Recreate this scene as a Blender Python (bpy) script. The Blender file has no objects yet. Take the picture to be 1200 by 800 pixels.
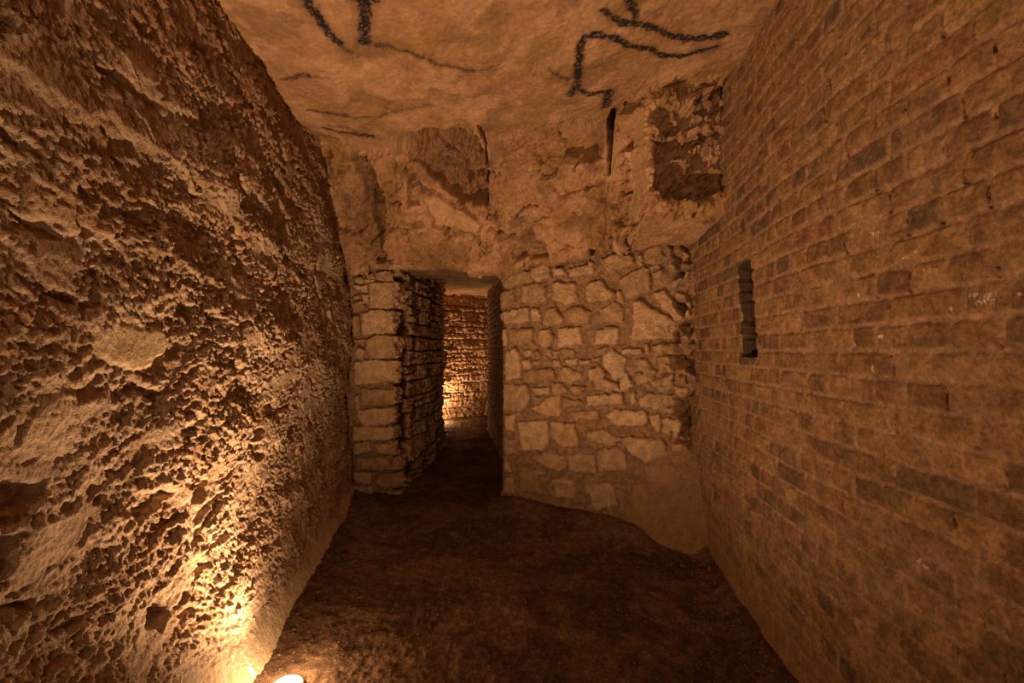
import bpy, math
import numpy as np

# ------------------------------------------------------------------ camera, world, light, exposure
scene = bpy.context.scene
CAM_H, FPX, PITCH = 1.30, 545.0, math.atan(11.0 / 545.0)
cam_data = bpy.data.cameras.new('camera')
cam_data.sensor_width = 36.0
cam_data.lens = 36.0 * FPX / 1200.0
cam_data.clip_start = 0.02
cam = bpy.data.objects.new('camera', cam_data)
cam.location = (0, 0, CAM_H)
cam.rotation_euler = (math.pi / 2 + PITCH, 0, 0)
scene.collection.objects.link(cam)
scene.camera = cam

world = bpy.data.worlds.new('world'); scene.world = world
world.use_nodes = True
world.node_tree.nodes['Background'].inputs[0].default_value = (0, 0, 0, 1)
world.node_tree.nodes['Background'].inputs[1].default_value = 0.0

scene.view_settings.view_transform = 'Standard'
scene.view_settings.look = 'None'
scene.view_settings.exposure = 0.0
scene.view_settings.gamma = 1.0
scene.view_settings.use_curve_mapping = False

LAMP_COL = (1.0, 0.605, 0.315)
LAMP_W, REAR_W, FAR_W, HIGH_W = 185.0, 70.0, 120.0, 105.0
SPILL_W = 8.0
MAIN_LAMP = (-0.86, 1.80)
REAR_FILL = (0.15, -0.9)
FAR_LAMP = (-1.30, 8.45)
HIGH_FILL, HIGH_AIM = (-0.35, -1.3, 2.40), (0.15, 4.0, 1.85)

# ------------------------------------------------------------------ pixel helpers (1200x800 frame)
def ray(px, py):
    x = (px - 600.0) / FPX; z = (400.0 - py) / FPX
    c, s = math.cos(PITCH), math.sin(PITCH)
    return np.array([x, c - s * z, s + c * z])
def at_depth(px, py, Y):
    d = ray(px, py); return np.array([0, 0, CAM_H]) + d * (Y / d[1])
def project(P):
    c, s = math.cos(PITCH), math.sin(PITCH)
    q = P - np.array([0, 0, CAM_H])
    f = q[..., 1] * c + q[..., 2] * s
    u = -q[..., 1] * s + q[..., 2] * c
    f = np.where(f < 0.05, 1e-3, f)
    return 600 + FPX * q[..., 0] / f, 400 - FPX * u / f

# ------------------------------------------------------------------ numpy noise
def _h(ix, iy, iz, seed):
    n = (ix.astype(np.int64) * 374761393 + iy.astype(np.int64) * 668265263 + iz * 2147483647 + seed * 1274126177) & 0xFFFFFFFF
    n = ((n ^ (n >> 13)) * 1274126177) & 0xFFFFFFFF
    n = ((n ^ (n >> 16)) * 2246822519) & 0xFFFFFFFF
    return (n ^ (n >> 15)) & 0xFFFFFFFF
def hash01(ix, iy, seed): return _h(ix, iy, 0, seed) / 4294967296.0
def perlin(x, y, seed=0):
    x0 = np.floor(x); y0 = np.floor(y); fx = x - x0; fy = y - y0
    x0 = x0.astype(np.int64); y0 = y0.astype(np.int64)
    u = fx * fx * fx * (fx * (fx * 6 - 15) + 10); v = fy * fy * fy * (fy * (fy * 6 - 15) + 10)
    def g(i, j):
        a = hash01(x0 + i, y0 + j, seed) * (2 * math.pi)
        return np.cos(a) * (fx - i) + np.sin(a) * (fy - j)
    a = g(0, 0); b = g(1, 0); c = g(0, 1); d = g(1, 1)
    return ((a + u * (b - a)) + v * ((c + u * (d - c)) - (a + u * (b - a)))) * 1.5
def fbm(x, y, seed=0, octs=4, gain=0.5, lac=2.03):
    r = np.zeros_like(x); a = 1.0
    for k in range(octs):
        r += a * perlin(x, y, seed + k * 17); a *= gain; x = x * lac + 3.7; y = y * lac + 1.3
    return r
def ridged(x, y, seed=0, octs=4, gain=0.5):
    r = np.zeros_like(x); a = 1.0
    for k in range(octs):
        r += a * (1 - 2 * np.abs(perlin(x, y, seed + k * 17))); a *= gain; x = x * 2.07 + 5.1; y = y * 2.07 + 2.3
    return r
def facets(x, y, seed=0, tilt=0.6):
    """cellular chipped rock: every cell is a randomly tilted little plane"""
    ix = np.floor(x).astype(np.int64); iy = np.floor(y).astype(np.int64)
    best = np.full(x.shape, 9.0); h = np.zeros_like(x); cid = np.zeros_like(x)
    for i in (-1, 0, 1):
        for j in (-1, 0, 1):
            cx = ix + i; cy = iy + j
            px = cx + hash01(cx, cy, seed); py = cy + hash01(cx, cy, seed + 1)
            dx = x - px; dy = y - py; d = dx * dx + dy * dy
            m = d < best
            t = (hash01(cx, cy, seed + 2) - .5) * dx * tilt * 2 + (hash01(cx, cy, seed + 3) - .5) * dy * tilt * 2 + (hash01(cx, cy, seed + 4) - .5)
            h = np.where(m, t, h); cid = np.where(m, hash01(cx, cy, seed + 5), cid); best = np.where(m, d, best)
    return h, np.sqrt(best), cid
def sstep(a, b, x):
    t = np.clip((x - a) / (b - a), 0, 1); return t * t * (3 - 2 * t)
def poly_sd(x, y, pts):
    """signed distance, positive inside"""
    n = len(pts); d = np.full(x.shape, 1e9); ins = np.zeros(x.shape, bool)
    for i in range(n):
        ax, ay = pts[i]; bx, by = pts[(i + 1) % n]
        ex, ey = bx - ax, by - ay; L = ex * ex + ey * ey + 1e-12
        t = np.clip(((x - ax) * ex + (y - ay) * ey) / L, 0, 1)
        d = np.minimum(d, (x - ax - t * ex) ** 2 + (y - ay - t * ey) ** 2)
        if ay != by:
            c = ((ay > y) != (by > y)) & (x < (bx - ax) * (y - ay) / (by - ay) + ax)
            ins ^= c
    d = np.sqrt(d); return np.where(ins, d, -d)
def line_d(x, y, pts):
    d = np.full(x.shape, 1e9)
    for i in range(len(pts) - 1):
        ax, ay = pts[i]; bx, by = pts[i + 1]; ex, ey = bx - ax, by - ay
        t = np.clip(((x - ax) * ex + (y - ay) * ey) / (ex * ex + ey * ey + 1e-12), 0, 1)
        d = np.minimum(d, (x - ax - t * ex) ** 2 + (y - ay - t * ey) ** 2)
    return np.sqrt(d)
def line_d3(P, pts):
    d = np.full(P.shape[:-1], 1e9)
    for i in range(len(pts) - 1):
        a = pts[i]; e = pts[i + 1] - a
        t = np.clip(((P - a) @ e) / (e @ e + 1e-12), 0, 1)
        q = P - a - t[..., None] * e
        d = np.minimum(d, (q * q).sum(-1))
    return np.sqrt(d)
def axis(*segs):
    """segs: (start, end, step)... -> monotone array"""
    out = []
    for a, b, st in segs:
        n = max(1, int(round((b - a) / st))); out.append(np.linspace(a, b, n, endpoint=False))
    out.append(np.array([segs[-1][1]])); return np.concatenate(out)
def grow_axis(a, b, f):
    out = [a]
    while out[-1] < b: out.append(out[-1] + f(out[-1]))
    return np.array(out)
def mixc(a, b, t): return a + (b - a) * t[..., None]
def col(*c): return np.array(c, float)
def smooth_axis(P, ax, k):
    for _ in range(k):
        Q = P.copy()
        if ax == 0: Q[1:-1] = (P[:-2] + 2 * P[1:-1] + P[2:]) / 4
        else: Q[:, 1:-1] = (P[:, :-2] + 2 * P[:, 1:-1] + P[:, 2:]) / 4
        P = Q
    return P

# ------------------------------------------------------------------ mesh + material helpers
def grid_mesh(name, P, C, mat, flip=False, parent=None, structure=True):
    n, m = P.shape[:2]
    me = bpy.data.meshes.new(name)
    me.vertices.add(n * m); me.vertices.foreach_set('co', P.reshape(-1).astype(np.float32))
    i = np.arange(n * m).reshape(n, m)
    q = np.stack([i[:-1, :-1], i[1:, :-1], i[1:, 1:], i[:-1, 1:]], -1).reshape(-1, 4)
    if flip: q = q[:, ::-1]
    me.loops.add(q.size); me.loops.foreach_set('vertex_index', q.reshape(-1).astype(np.int32))
    me.polygons.add(len(q)); me.polygons.foreach_set('loop_start', (np.arange(len(q)) * 4).astype(np.int32))
    me.update(calc_edges=True)
    me.polygons.foreach_set('use_smooth', np.ones(len(q), bool))
    at = me.color_attributes.new('Col', 'FLOAT_COLOR', 'POINT')
    a = np.ones((n * m, 4), np.float32); a[:, :3] = C.reshape(-1, 3); at.data.foreach_set('color', a.reshape(-1))
    me.materials.append(mat); me.validate(); me.update()
    o = bpy.data.objects.new(name, me); scene.collection.objects.link(o)
    if parent: o.parent = parent
    elif structure: o['kind'] = 'structure'
    return o
def tag(o, label=None, cat=None, group=None, kind=None):
    if label: o['label'] = label
    if cat: o['category'] = cat
    if group: o['group'] = group
    if kind: o['kind'] = kind
    return o
def earth_mat(name, s1=70.0, s2=320.0, b1=0.004, b2=0.0015, vary=0.35, rough=0.95, tint=(1, 1, 1)):
    m = bpy.data.materials.new(name); m.use_nodes = True
    nt = m.node_tree; N = nt.nodes; L = nt.links
    bs = N['Principled BSDF']; bs.inputs['Roughness'].default_value = rough
    bs.inputs['Specular IOR Level'].default_value = 0.12
    tc = N.new('ShaderNodeTexCoord')
    at = N.new('ShaderNodeAttribute'); at.attribute_name = 'Col'
    n1 = N.new('ShaderNodeTexNoise'); n1.inputs['Scale'].default_value = s1; n1.inputs['Detail'].default_value = 6
    n1.inputs['Roughness'].default_value = 0.62
    n2 = N.new('ShaderNodeTexNoise'); n2.inputs['Scale'].default_value = s2; n2.inputs['Detail'].default_value = 3
    n3 = N.new('ShaderNodeTexNoise'); n3.inputs['Scale'].default_value = 14; n3.inputs['Detail'].default_value = 5
    for n in (n1, n2, n3): L.new(tc.outputs['Object'], n.inputs['Vector'])
    mr = N.new('ShaderNodeMapRange'); mr.inputs[1].default_value = 0.3; mr.inputs[2].default_value = 0.7
    mr.inputs[3].default_value = 1 - vary; mr.inputs[4].default_value = 1 + vary
    L.new(n1.outputs['Fac'], mr.inputs[0])
    mr3 = N.new('ShaderNodeMapRange'); mr3.inputs[1].default_value = 0.3; mr3.inputs[2].default_value = 0.7
    mr3.inputs[3].default_value = 1 - vary * .5; mr3.inputs[4].default_value = 1 + vary * .5
    L.new(n3.outputs['Fac'], mr3.inputs[0])
    mm = N.new('ShaderNodeMath'); mm.operation = 'MULTIPLY'; L.new(mr.outputs[0], mm.inputs[0]); L.new(mr3.outputs[0], mm.inputs[1])
    vm = N.new('ShaderNodeVectorMath'); vm.operation = 'SCALE'
    L.new(at.outputs['Color'], vm.inputs[0]); L.new(mm.outputs[0], vm.inputs['Scale'])
    L.new(vm.outputs[0], bs.inputs['Base Color'])
    bA = N.new('ShaderNodeBump'); bA.inputs['Distance'].default_value = b1; bA.inputs['Strength'].default_value = 1.0
    bB = N.new('ShaderNodeBump'); bB.inputs['Distance'].default_value = b2; bB.inputs['Strength'].default_value = 1.0
    L.new(n1.outputs['Fac'], bA.inputs['Height']); L.new(n2.outputs['Fac'], bB.inputs['Height'])
    L.new(bB.outputs[0], bA.inputs['Normal']); L.new(bA.outputs[0], bs.inputs['Normal'])
    return m
M_CHALK = earth_mat('hewn_chalk_left', 60, 260, 0.012, 0.003, 0.22)
M_ROOF = earth_mat('hewn_rock_roof', 45, 240, 0.007, 0.002, 0.22)
M_BRICK = earth_mat('old_brick', 90, 380, 0.006, 0.002, 0.36)
M_STONE = earth_mat('rubble_stone', 75, 300, 0.006, 0.002, 0.25)
M_SOIL = earth_mat('packed_earth', 70, 260, 0.007, 0.003, 0.4)

# ------------------------------------------------------------------ plan of the place
def left_x(Y): return -0.80 - 0.16 * np.maximum(Y, 0.0)
RW = np.array([(-3, .98), (.5, 1.0), (.95, 1.02), (1.41, 1.045), (1.82, 1.085), (3.2, 1.25), (4.0, 1.36)])
def right_x(Y): return np.interp(Y, RW[:, 0], RW[:, 1])
def left_pt(px, py):
    """pixel on the left wall plane -> (Y, Z)"""
    d = ray(px, py); k = -0.8 / (d[0] + 0.16 * d[1]); return (d[1] * k, CAM_H + d[2] * k)
def right_pt(px, py):
    d = ray(px, py); ts = np.linspace(.3, 5, 4000); P = d[None] * ts[:, None]
    i = np.argmin(np.abs(P[:, 0] - right_x(P[:, 1]))); return (P[i, 1], CAM_H + P[i, 2])

# ================================================================== floor
fy = np.concatenate([axis((-2.9, 1.0, .05)), grow_axis(1.005, 10.8, lambda y: 0.0045 + 0.0022 * y)])
fx = axis((-2.4, -1.5, .03), (-1.5, 1.35, .0065), (1.35, 1.6, .03))
FX, FY = np.meshgrid(fx, fy, indexing='ij')
def floor_h(X, Y):
    h = 0.022 * fbm(X * 1.1, Y * 1.1, 3, 3)
    t = np.clip((X + .087) / 1.287, 0, 1); wy = 4.02 - .87 * t                     # rubble wall line
    right = sstep(-.25, .0, X)
    h += 0.085 * sstep(.42, 0.0, wy - Y) * right * sstep(-.6, .1, wy - Y)           # earth banked against the rubble wall
    h += 0.055 * np.exp(-((right_x(Y) - X) / .09) ** 2) * (Y < 3.6)
    h += 0.045 * np.exp(-((X - left_x(Y)) / .10) ** 2) * (Y < 4.3)
    h += 0.04 * sstep(4.7, 4.1, Y) * sstep(3.7, 4.2, Y) * sstep(-.95, -1.25, X)
    return h
FZ = floor_h(FX, FY)
crumb = np.maximum(ridged(FX * 14, FY * 14, 21, 3, .6) - .3, 0)
FZ += 0.006 * fbm(FX * 9, FY * 9, 8, 4, .6) + 0.004 * crumb + 0.005 * np.abs(fbm(FX * 38, FY * 38, 31, 2))
t = sstep(-.25, .35, fbm(FX * 2.3, FY * 2.3, 77, 4, .6))
FC = mixc(col(.095, .055, .032), col(.150, .092, .055), t)
FC *= (0.85 + .3 * sstep(-.3, .5, fbm(FX * 20, FY * 20, 5, 3)))[..., None]
grid_mesh('floor', np.stack([FX, FY, FZ], -1), FC, M_SOIL)

# ================================================================== left wall: rough hewn chalk
ly = np.concatenate([axis((-2.9, .5, .05)), grow_axis(.504, 4.26, lambda y: 0.0022 + 0.0014 * y)])
ly = ly[ly < 4.20]
lz = axis((-.10, 3.0, .0052))
Y, Z = np.meshgrid(ly, lz, indexing='ij')
wy = Y + .03 * fbm(Y * 3, Z * 3, 91, 3); wz = Z + .03 * fbm(Y * 3, Z * 3, 92, 3)
D = 0.040 * fbm(wy * 1.0, wz * 1.9, 11, 3)
st = fbm(wy * 1.3, wz * 6.0, 14, 4, .55); D += 0.011 * st                              # horizontal strata
f1, d1, c1 = facets(wy * 4.2 + .4 * fbm(Y * 6, Z * 6, 61, 2), wz * 7.5 + .4 * fbm(Y * 6, Z * 6, 62, 2), 40, .5)
f2, d2, c2 = facets(wy * 8.5 + .5 * fbm(Y * 16, Z * 16, 63, 2), wz * 20 + .5 * fbm(Y * 16, Z * 16, 64, 2), 50, .7)
rgh = sstep(-.3, .2, fbm(wy * 3.1, wz * 5.0, 18, 3) + .22)                            # where the face is crumbly
D += 0.013 * f1
D += (0.003 + 0.0065 * rgh) * f2
D += 0.0060 * (rgh + .25) * (fbm(wy * 26, wz * 52, 71, 4, .75))
D += 0.010 * rgh * (np.abs(fbm(wy * 15, wz * 24, 73, 3, .6)) - .2)
D += 0.0028 * fbm(Y * 85, Z * 85, 75, 2) + .005 * (rgh + .2) * facets(wy * 22, wz * 46, 57, .9)[0]
D -= 0.022 * sstep(.42, .8, fbm(wy * 5, wz * 8, 81, 3, .6)) * sstep(.25, .5, Z)       # pits
def lw(*pts): return [left_pt(*p) for p in pts]
wyt = Y + .012 * fbm(Y * 14, Z * 14, 95, 3); wzt = Z + .012 * fbm(Y * 14, Z * 14, 96, 3)
def lregion(y0, y1): 
    i0, i1 = np.searchsorted(ly, [y0, y1]); return slice(max(0, i0), i1)
def ledge(pts, h, below=.07, above=.025):
    """overhanging shelf: sharp lower lip, sloping back above"""
    p = lw(*pts); ys = [q[0] for q in p]; s = lregion(min(ys) - .15, max(ys) + .15)
    pz = np.interp(wyt[s], [q[0] for q in p], [q[1] for q in p])
    e = sstep(min(ys) - .12, min(ys) + .02, wyt[s]) * sstep(max(ys) + .12, max(ys) - .02, wyt[s])
    dz = wzt[s] - pz
    D[s] += .34 * h * e * np.where(dz > 0, np.exp(-dz / (below)), np.exp(-(dz / above) ** 2))
def pit(pts, h, edge=.02):
    p = lw(*pts); ys = [q[0] for q in p]; s = lregion(min(ys) - .1, max(ys) + .1)
    D[s] -= .8 * h * sstep(-.004, edge, poly_sd(wyt[s], wzt[s], p))
ledge([(0, 34), (20, 50), (65, 80), (120, 115), (165, 145), (210, 160), (255, 200), (295, 230)], .055)
ledge([(0, 150), (35, 170), (80, 200), (120, 225)], .05)
ledge([(55, 240), (100, 250), (135, 270), (175, 275), (225, 295), (275, 325)], .045)
ledge([(175, 50), (200, 80), (225, 105), (262, 135)], .06)
ledge([(150, -10), (172, 12), (190, 32), (202, 38)], .05)
ledge([(0, 325), (50, 335)], .03)
ledge([(300, 170), (330, 200), (350, 235)], .04)
ledge([(290, 235), (320, 270), (345, 300)], .04)
ledge([(180, 600), (205, 578), (240, 560)], .05, .05, .03)
ledge([(120, 480), (165, 470), (205, 465)], .03)
pit([(0, 438), (30, 434), (62, 438), (58, 462), (30, 478), (0, 486)], .085, .03)
pit([(100, 341), (120, 341), (136, 349), (134, 357), (108, 351)], .05, .012)
pit([(110, 353), (55, 365), (50, 375), (0, 372), (0, 362)], .02, .012)
pit([(291, 421), (302, 419), (304, 431), (292, 432)], .045, .012)
pit([(178, 600), (190, 575), (228, 568), (240, 575), (200, 612)], .05, .02)
pit([(198, 735), (202, 715), (215, 705), (222, 712), (212, 735)], .07, .015)
pit([(226, 722), (240, 706), (245, 710), (232, 725)], .04, .01)
pit([(46, 632), (72, 628), (68, 660), (50, 700), (42, 680)], .055, .018)
pit([(42, 722), (60, 705), (98, 697), (96, 712), (52, 736)], .05, .018)
pit([(42, 560), (104, 562), (102, 585), (60, 602), (20, 602)], .05, .018)
pit([(0, 620), (22, 618), (24, 640), (0, 668)], .05, .018)
pit([(258, 566), (270, 562), (268, 585), (255, 588)], .05, .012)
pit([(125, 430), (135, 431), (134, 440), (122, 438)], .04, .01)
pit([(275, 630), (284, 626), (282, 634), (268, 642)], .04, .01)
pit([(318, 640), (326, 636), (324, 646), (314, 650)], .035, .01)
# smooth pale patch left by a fallen slab
plate = lw((145, 388), (178, 380), (225, 386), (230, 402), (222, 418), (203, 433), (180, 430), (152, 414))
ps = sstep(-.006, .012, poly_sd(wyt, wzt, plate))
D = D * (1 - ps) + (0.0 + .004 * fbm(Y * 12, Z * 12, 99, 3)) * ps
# smooth flared foot of the wall
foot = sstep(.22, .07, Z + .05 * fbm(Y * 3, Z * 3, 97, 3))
D = D * (1 - .8 * foot) + .01 * foot
D += 0.11 * np.exp(-np.maximum(Z, 0) / .10)
D *= (sstep(4.9, 4.2, Y) * .6 + .4) * (.72 + .28 * sstep(1.2, 2.0, Y))
setback = .085 * sstep(.05, .55, Z) * sstep(4.1, 2.6, Y) + .03 * sstep(1.2, 2.6, Z)
LX = left_x(Y) + D - setback
LC = mixc(col(.38, .265, .18), col(.46, .335, .235), sstep(-.4, .5, fbm(wy * 2, wz * 4, 121, 4, .6)))
LC = mixc(LC, col(.33, .19, .10), .55 * sstep(.1, .6, fbm(wy * 3 + 9, wz * 7, 125, 4, .6)))
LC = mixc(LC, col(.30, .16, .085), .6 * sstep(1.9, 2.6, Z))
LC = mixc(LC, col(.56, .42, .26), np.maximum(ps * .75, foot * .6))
blue = left_pt(272, 786)
LC = mixc(LC, col(.30, .42, .75), .8 * sstep(.016, .005, np.hypot((wyt - blue[0]), (wzt - blue[1]) * .5)))
LC *= (.90 + .14 * c2)[..., None]
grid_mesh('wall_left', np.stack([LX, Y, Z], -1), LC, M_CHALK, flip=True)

# ================================================================== brick pattern
def brick_field(A, B, seed, amp=1.0, z0=0.0, course=.075, length=.225):
    """A along, B up. -> displacement, colour"""
    A0 = A; B0 = B
    B = B + .004 * fbm(A * 1.5, B * 1.5, seed + 1, 3) + .0012 * fbm(A0 * 11, B0 * 11, seed + 3, 2)
    A = A + .0035 * fbm(A0 * 9, B0 * 9, seed + 2, 3)
    r = np.floor((B - z0) / course).astype(np.int64); fb = (B - z0) / course - r
    hdr = (r % 2 == 0)
    kk = hash01(r, r * 0 + 5, seed + 11)
    w = np.where(hdr, length / 2, length)
    off = np.where(hdr, 0.0, length * .25) + (kk - .5) * .02
    c = np.floor((A + off) / w).astype(np.int64); fa = (A + off) / w - c
    # wobble the perpends
    jl = (hash01(c, r, seed + 12) - .5) * .014; jr = (hash01(c + 1, r, seed + 12) - .5) * .014
    xa = fa * w; dl = xa - jl; dr = w + jr - xa
    jt = (hash01(c, r, seed + 13) - .5) * .005
    ya = fb * course; db = ya - jt; dt = course - ya + jt * .5
    mort = .0055 + .002 * fbm(A0 * 7, B0 * 7, seed + 4, 2)
    dx = np.minimum(dl, dr) - mort; dy = np.minimum(db, dt) - mort
    rc = .012
    ex = np.maximum(rc - dx, 0); ey = np.maximum(rc - dy, 0)
    d = np.where((dx < rc) & (dy < rc), rc - np.hypot(ex, ey), np.minimum(dx, dy))
    d = d + .0022 * fbm(A0 * 45, B0 * 45, seed + 5, 3, .6)
    inb = sstep(-.001, .0065, d)
    gap = (1 - inb) * sstep(.16, .34, fbm(A0 * 8, B0 * 12, seed + 20, 3, .6))
    rnd = hash01(c, r, seed + 14); rn2 = hash01(c, r, seed + 15); rn3 = hash01(c, r, seed + 16)
    til = (rn2 - .5) * .006 * (fa - .5) * 2 + (rn3 - .5) * .005
    wear = .0035 * fbm(A0 * 22, B0 * 22, seed + 6, 4, .6)
    smear = sstep(.05, .45, fbm(A0 * 4.5, B0 * 7, seed + 7, 4, .6))           # mortar spread over faces
    hgt = inb * (.0080 * (1 - .75 * smear) + til + wear) + (1 - inb) * (.0028 * fbm(A0 * 30, B0 * 30, seed + 8, 3, .6) - .0015)
    hgt = hgt - .010 * gap * np.where(dx < dy, 1.0, .25)
    pal = np.array([(.33, .19, .09), (.37, .215, .105), (.29, .165, .08), (.215, .135, .08), (.30, .15, .08), (.26, .145, .08), (.35, .215, .095)])
    idx = np.searchsorted(np.array([.26, .47, .66, .75, .80, .88]), rnd)
    bc = pal[idx] * .72 * (.85 + .3 * rn2)[..., None]
    bc *= (.8 + .4 * sstep(-.5, .5, fbm(A0 * 18, B0 * 18, seed + 9, 4, .65)))[..., None]
    mc = col(.32, .195, .115)
    C = mixc(mc * (.85 + .25 * sstep(-.4, .4, fbm(A0 * 25, B0 * 25, seed + 10, 3)))[..., None], bc, inb * (1 - .45 * smear))
    return hgt * amp, C, smear

# ================================================================== right wall: old brick in alternating header and stretcher courses
ry = np.concatenate([axis((-2.9, .75, .05)), grow_axis(.752, 3.9, lambda y: 0.0016 + 0.0014 * y)])
rz = axis((-.10, .30, .006), (.30, 2.4, .0042), (2.4, 3.0, .006))
Y, Z = np.meshgrid(ry, rz, indexing='ij')
hb, CB, smr = brick_field(Y + .03, Z, 200, 1.35, z0=1.30 - .075 * 18)
D = hb * .62 + .016 * fbm(Y * .9, Z * .9, 231, 3)
# narrow upright slot, one header wide
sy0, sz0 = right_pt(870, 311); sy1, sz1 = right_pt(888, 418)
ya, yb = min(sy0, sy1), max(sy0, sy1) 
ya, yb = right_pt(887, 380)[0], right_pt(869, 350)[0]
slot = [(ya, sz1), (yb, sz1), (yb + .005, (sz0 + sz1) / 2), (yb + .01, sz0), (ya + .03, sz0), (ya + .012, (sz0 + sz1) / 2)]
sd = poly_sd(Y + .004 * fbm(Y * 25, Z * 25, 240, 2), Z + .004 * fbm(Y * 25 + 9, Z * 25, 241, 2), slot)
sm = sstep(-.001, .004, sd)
ledges = .008 * (np.abs(((Z - 1.30) / .075) % 1 - .5) > .42)
D = D * (1 - sm) + sm * (-.30 + ledges)
CB = mixc(CB, col(.05, .035, .025), sstep(-.009, -.002, sd) * .92)  # shade inside the slot and on its jambs put into the brick colour
# soot mark above it, lime flecks, earthy foot
bs = right_pt(872, 265)
soot = np.exp(-((Y - bs[0]) / .022) ** 2 - ((Z - bs[1]) / .05) ** 2)
soot = sstep(.25, .8, soot + .35 * fbm(Y * 30, Z * 30, 250, 3))
CB = mixc(CB, col(.045, .04, .04), .8 * soot * (soot > 0))
for (px, py, a, b) in [(1150, 350, .03, .012), (1143, 348, .02, .008), (1160, 352, .015, .01), (1195, 345, .02, .006), (1025, 275, .02, .012), (1070, 297, .02, .004), (1065, 302, .01, .003), (1120, 211, .008, .004), (1010, 345, .015, .006), (1120, 362, .012, .005), (1035, 395, .02, .005), (1005, 405, .01, .01), (1030, 432, .008, .01), (1070, 657, .006, .004), (1080, 665, .012, .004), (1045, 352, .006, .004), (1090, 315, .01, .003)]:
    q = right_pt(px, py)
    k = np.exp(-((Y - q[0]) / a) ** 2 - ((Z - q[1]) / b) ** 2) * (.5 + 1.6 * fbm(Y * 60, Z * 60, 260, 3, .7))
    CB = mixc(CB, col(.66, .50, .42), np.clip(sstep(.3, .6, k), 0, 1) * .85)
ft = sstep(.34, .08, Z + .06 * fbm(Y * 3, Z * 3, 270, 3) - .10 * sstep(2.3, 3.3, Y))
D = D * (1 - .7 * ft) + .012 * ft
D += .05 * np.exp(-np.maximum(Z, 0) / .06) - .03 * np.exp(-np.maximum(Z, 0) / .5)
CB = mixc(CB, col(.30, .18, .085), ft * .7)
RX = right_x(Y) - D
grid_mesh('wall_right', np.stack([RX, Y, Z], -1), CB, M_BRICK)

# ================================================================== stones
def shrink(p, k=1.0):
    c = np.mean(np.array(p), 0); return [tuple(c + (np.array(q) - c) * k) for q in p]
def stone_field(A, B, stones, seed, edge=.020, relief=.028, joint=.0, warp=.006, stone_cols=None, mort_col=None, rough=1.0):
    WA = A + warp * fbm(A * 14, B * 14, seed + 1, 3); WB = B + warp * fbm(A * 14, B * 14, seed + 2, 3)
    H = -joint + .006 * fbm(A * 16, B * 16, seed + 3, 4, .65) + .004 * fbm(A * 45, B * 45, seed + 4, 2)
    C = np.broadcast_to(mort_col, A.shape + (3,)).copy() * (.8 + .4 * sstep(-.5, .5, fbm(A * 22, B * 22, seed + 5, 3)))[..., None]
    f, d, cid = facets(A * 17 + .4 * fbm(A * 20, B * 20, seed + 30, 2), B * 17, seed + 6, .8)
    tex = .0065 * f + .008 * fbm(A * 12, B * 12, seed + 7, 4, .66) + .0022 * fbm(A * 50, B * 50, seed + 8, 2)
    rs = np.random.RandomState(seed)
    for p in stones:
        r1, r2, r3, r4, r5 = rs.rand(5)
        pa = np.array(p); a0, b0 = pa.min(0) - .03; a1, b1 = pa.max(0) + .03
        m = (A > a0) & (A < a1) & (B > b0) & (B < b1)
        if not m.any(): continue
        xa, xb = WA[m], WB[m]; s = poly_sd(xa, xb, p)
        s = s + .003 + .0055 * fbm(A[m] * 26, B[m] * 26, seed + 9, 3, .6)
        size = min(a1 - a0, b1 - b0) - .06
        e = min(edge, max(.007, size * .33))
        k = np.clip((s + .001) / e, 0, 1); prof = np.sqrt(np.clip(1 - (1 - k) ** 2, 0, 1))
        c = pa.mean(0)
        top = relief * (.65 + .6 * r1) * (.6 + .4 * min(1, size / .08)) + (xa - c[0]) * (r2 - .5) * .16 + (xb - c[1]) * (r3 - .5) * .16
        v = -joint + prof * (top + joint + tex[m] * rough)
        inside = s > -.001
        hm = H[m]; hm = np.where(inside, np.maximum(v, np.where(k > .3, v, hm)), hm); H[m] = hm
        sc = stone_cols[int(r4 * len(stone_cols)) % len(stone_cols)] * (.88 + .24 * r5)
        w = sstep(.0, .35, k) * inside
        sc = sc * .96
        C[m] = mixc(C[m], sc[None, :] * (.88 + .24 * sstep(-.4, .4, fbm(A[m] * 15, B[m] * 15, seed + 12, 3)))[..., None], w)
    return H, C
def coursed(a0, a1, b0, b1, seed, hmin=.07, hmax=.15, wmin=.09, wmax=.30, gap=.008):
    rs = np.random.RandomState(seed); out = []; b = b0
    while b < b1:
        h = rs.uniform(hmin, hmax); a = a0 - rs.uniform(0, .15)
        while a < a1:
            w = rs.uniform(wmin, wmax)
            if rs.rand() < .28 and h > .09:       # two thin stones filling one bed
                cut = h * rs.uniform(.4, .6); beds = [(b, b + cut), (b + cut, b + h)]
            else: beds = [(b, b + h)]
            for (u, v) in beds:
                j = lambda: rs.uniform(-.011, .011)
                out.append([(a + gap + j(), u + gap + j() * .6), (a + w * .5, u + gap * .7 + j() * .5), (a + w - gap + j(), u + gap + j() * .6), (a + w - gap + j() * .5, (u + v) / 2),
                            (a + w - gap + j(), v - gap + j() * .6), (a + w * .5, v - gap * .7 + j() * .5), (a + gap + j(), v - gap + j() * .6)])
            a += w
        b += h
    return out
LIME = [col(.55, .37, .225), col(.49, .325, .19), col(.58, .40, .25), col(.43, .27, .155), col(.51, .325, .18)]

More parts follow.
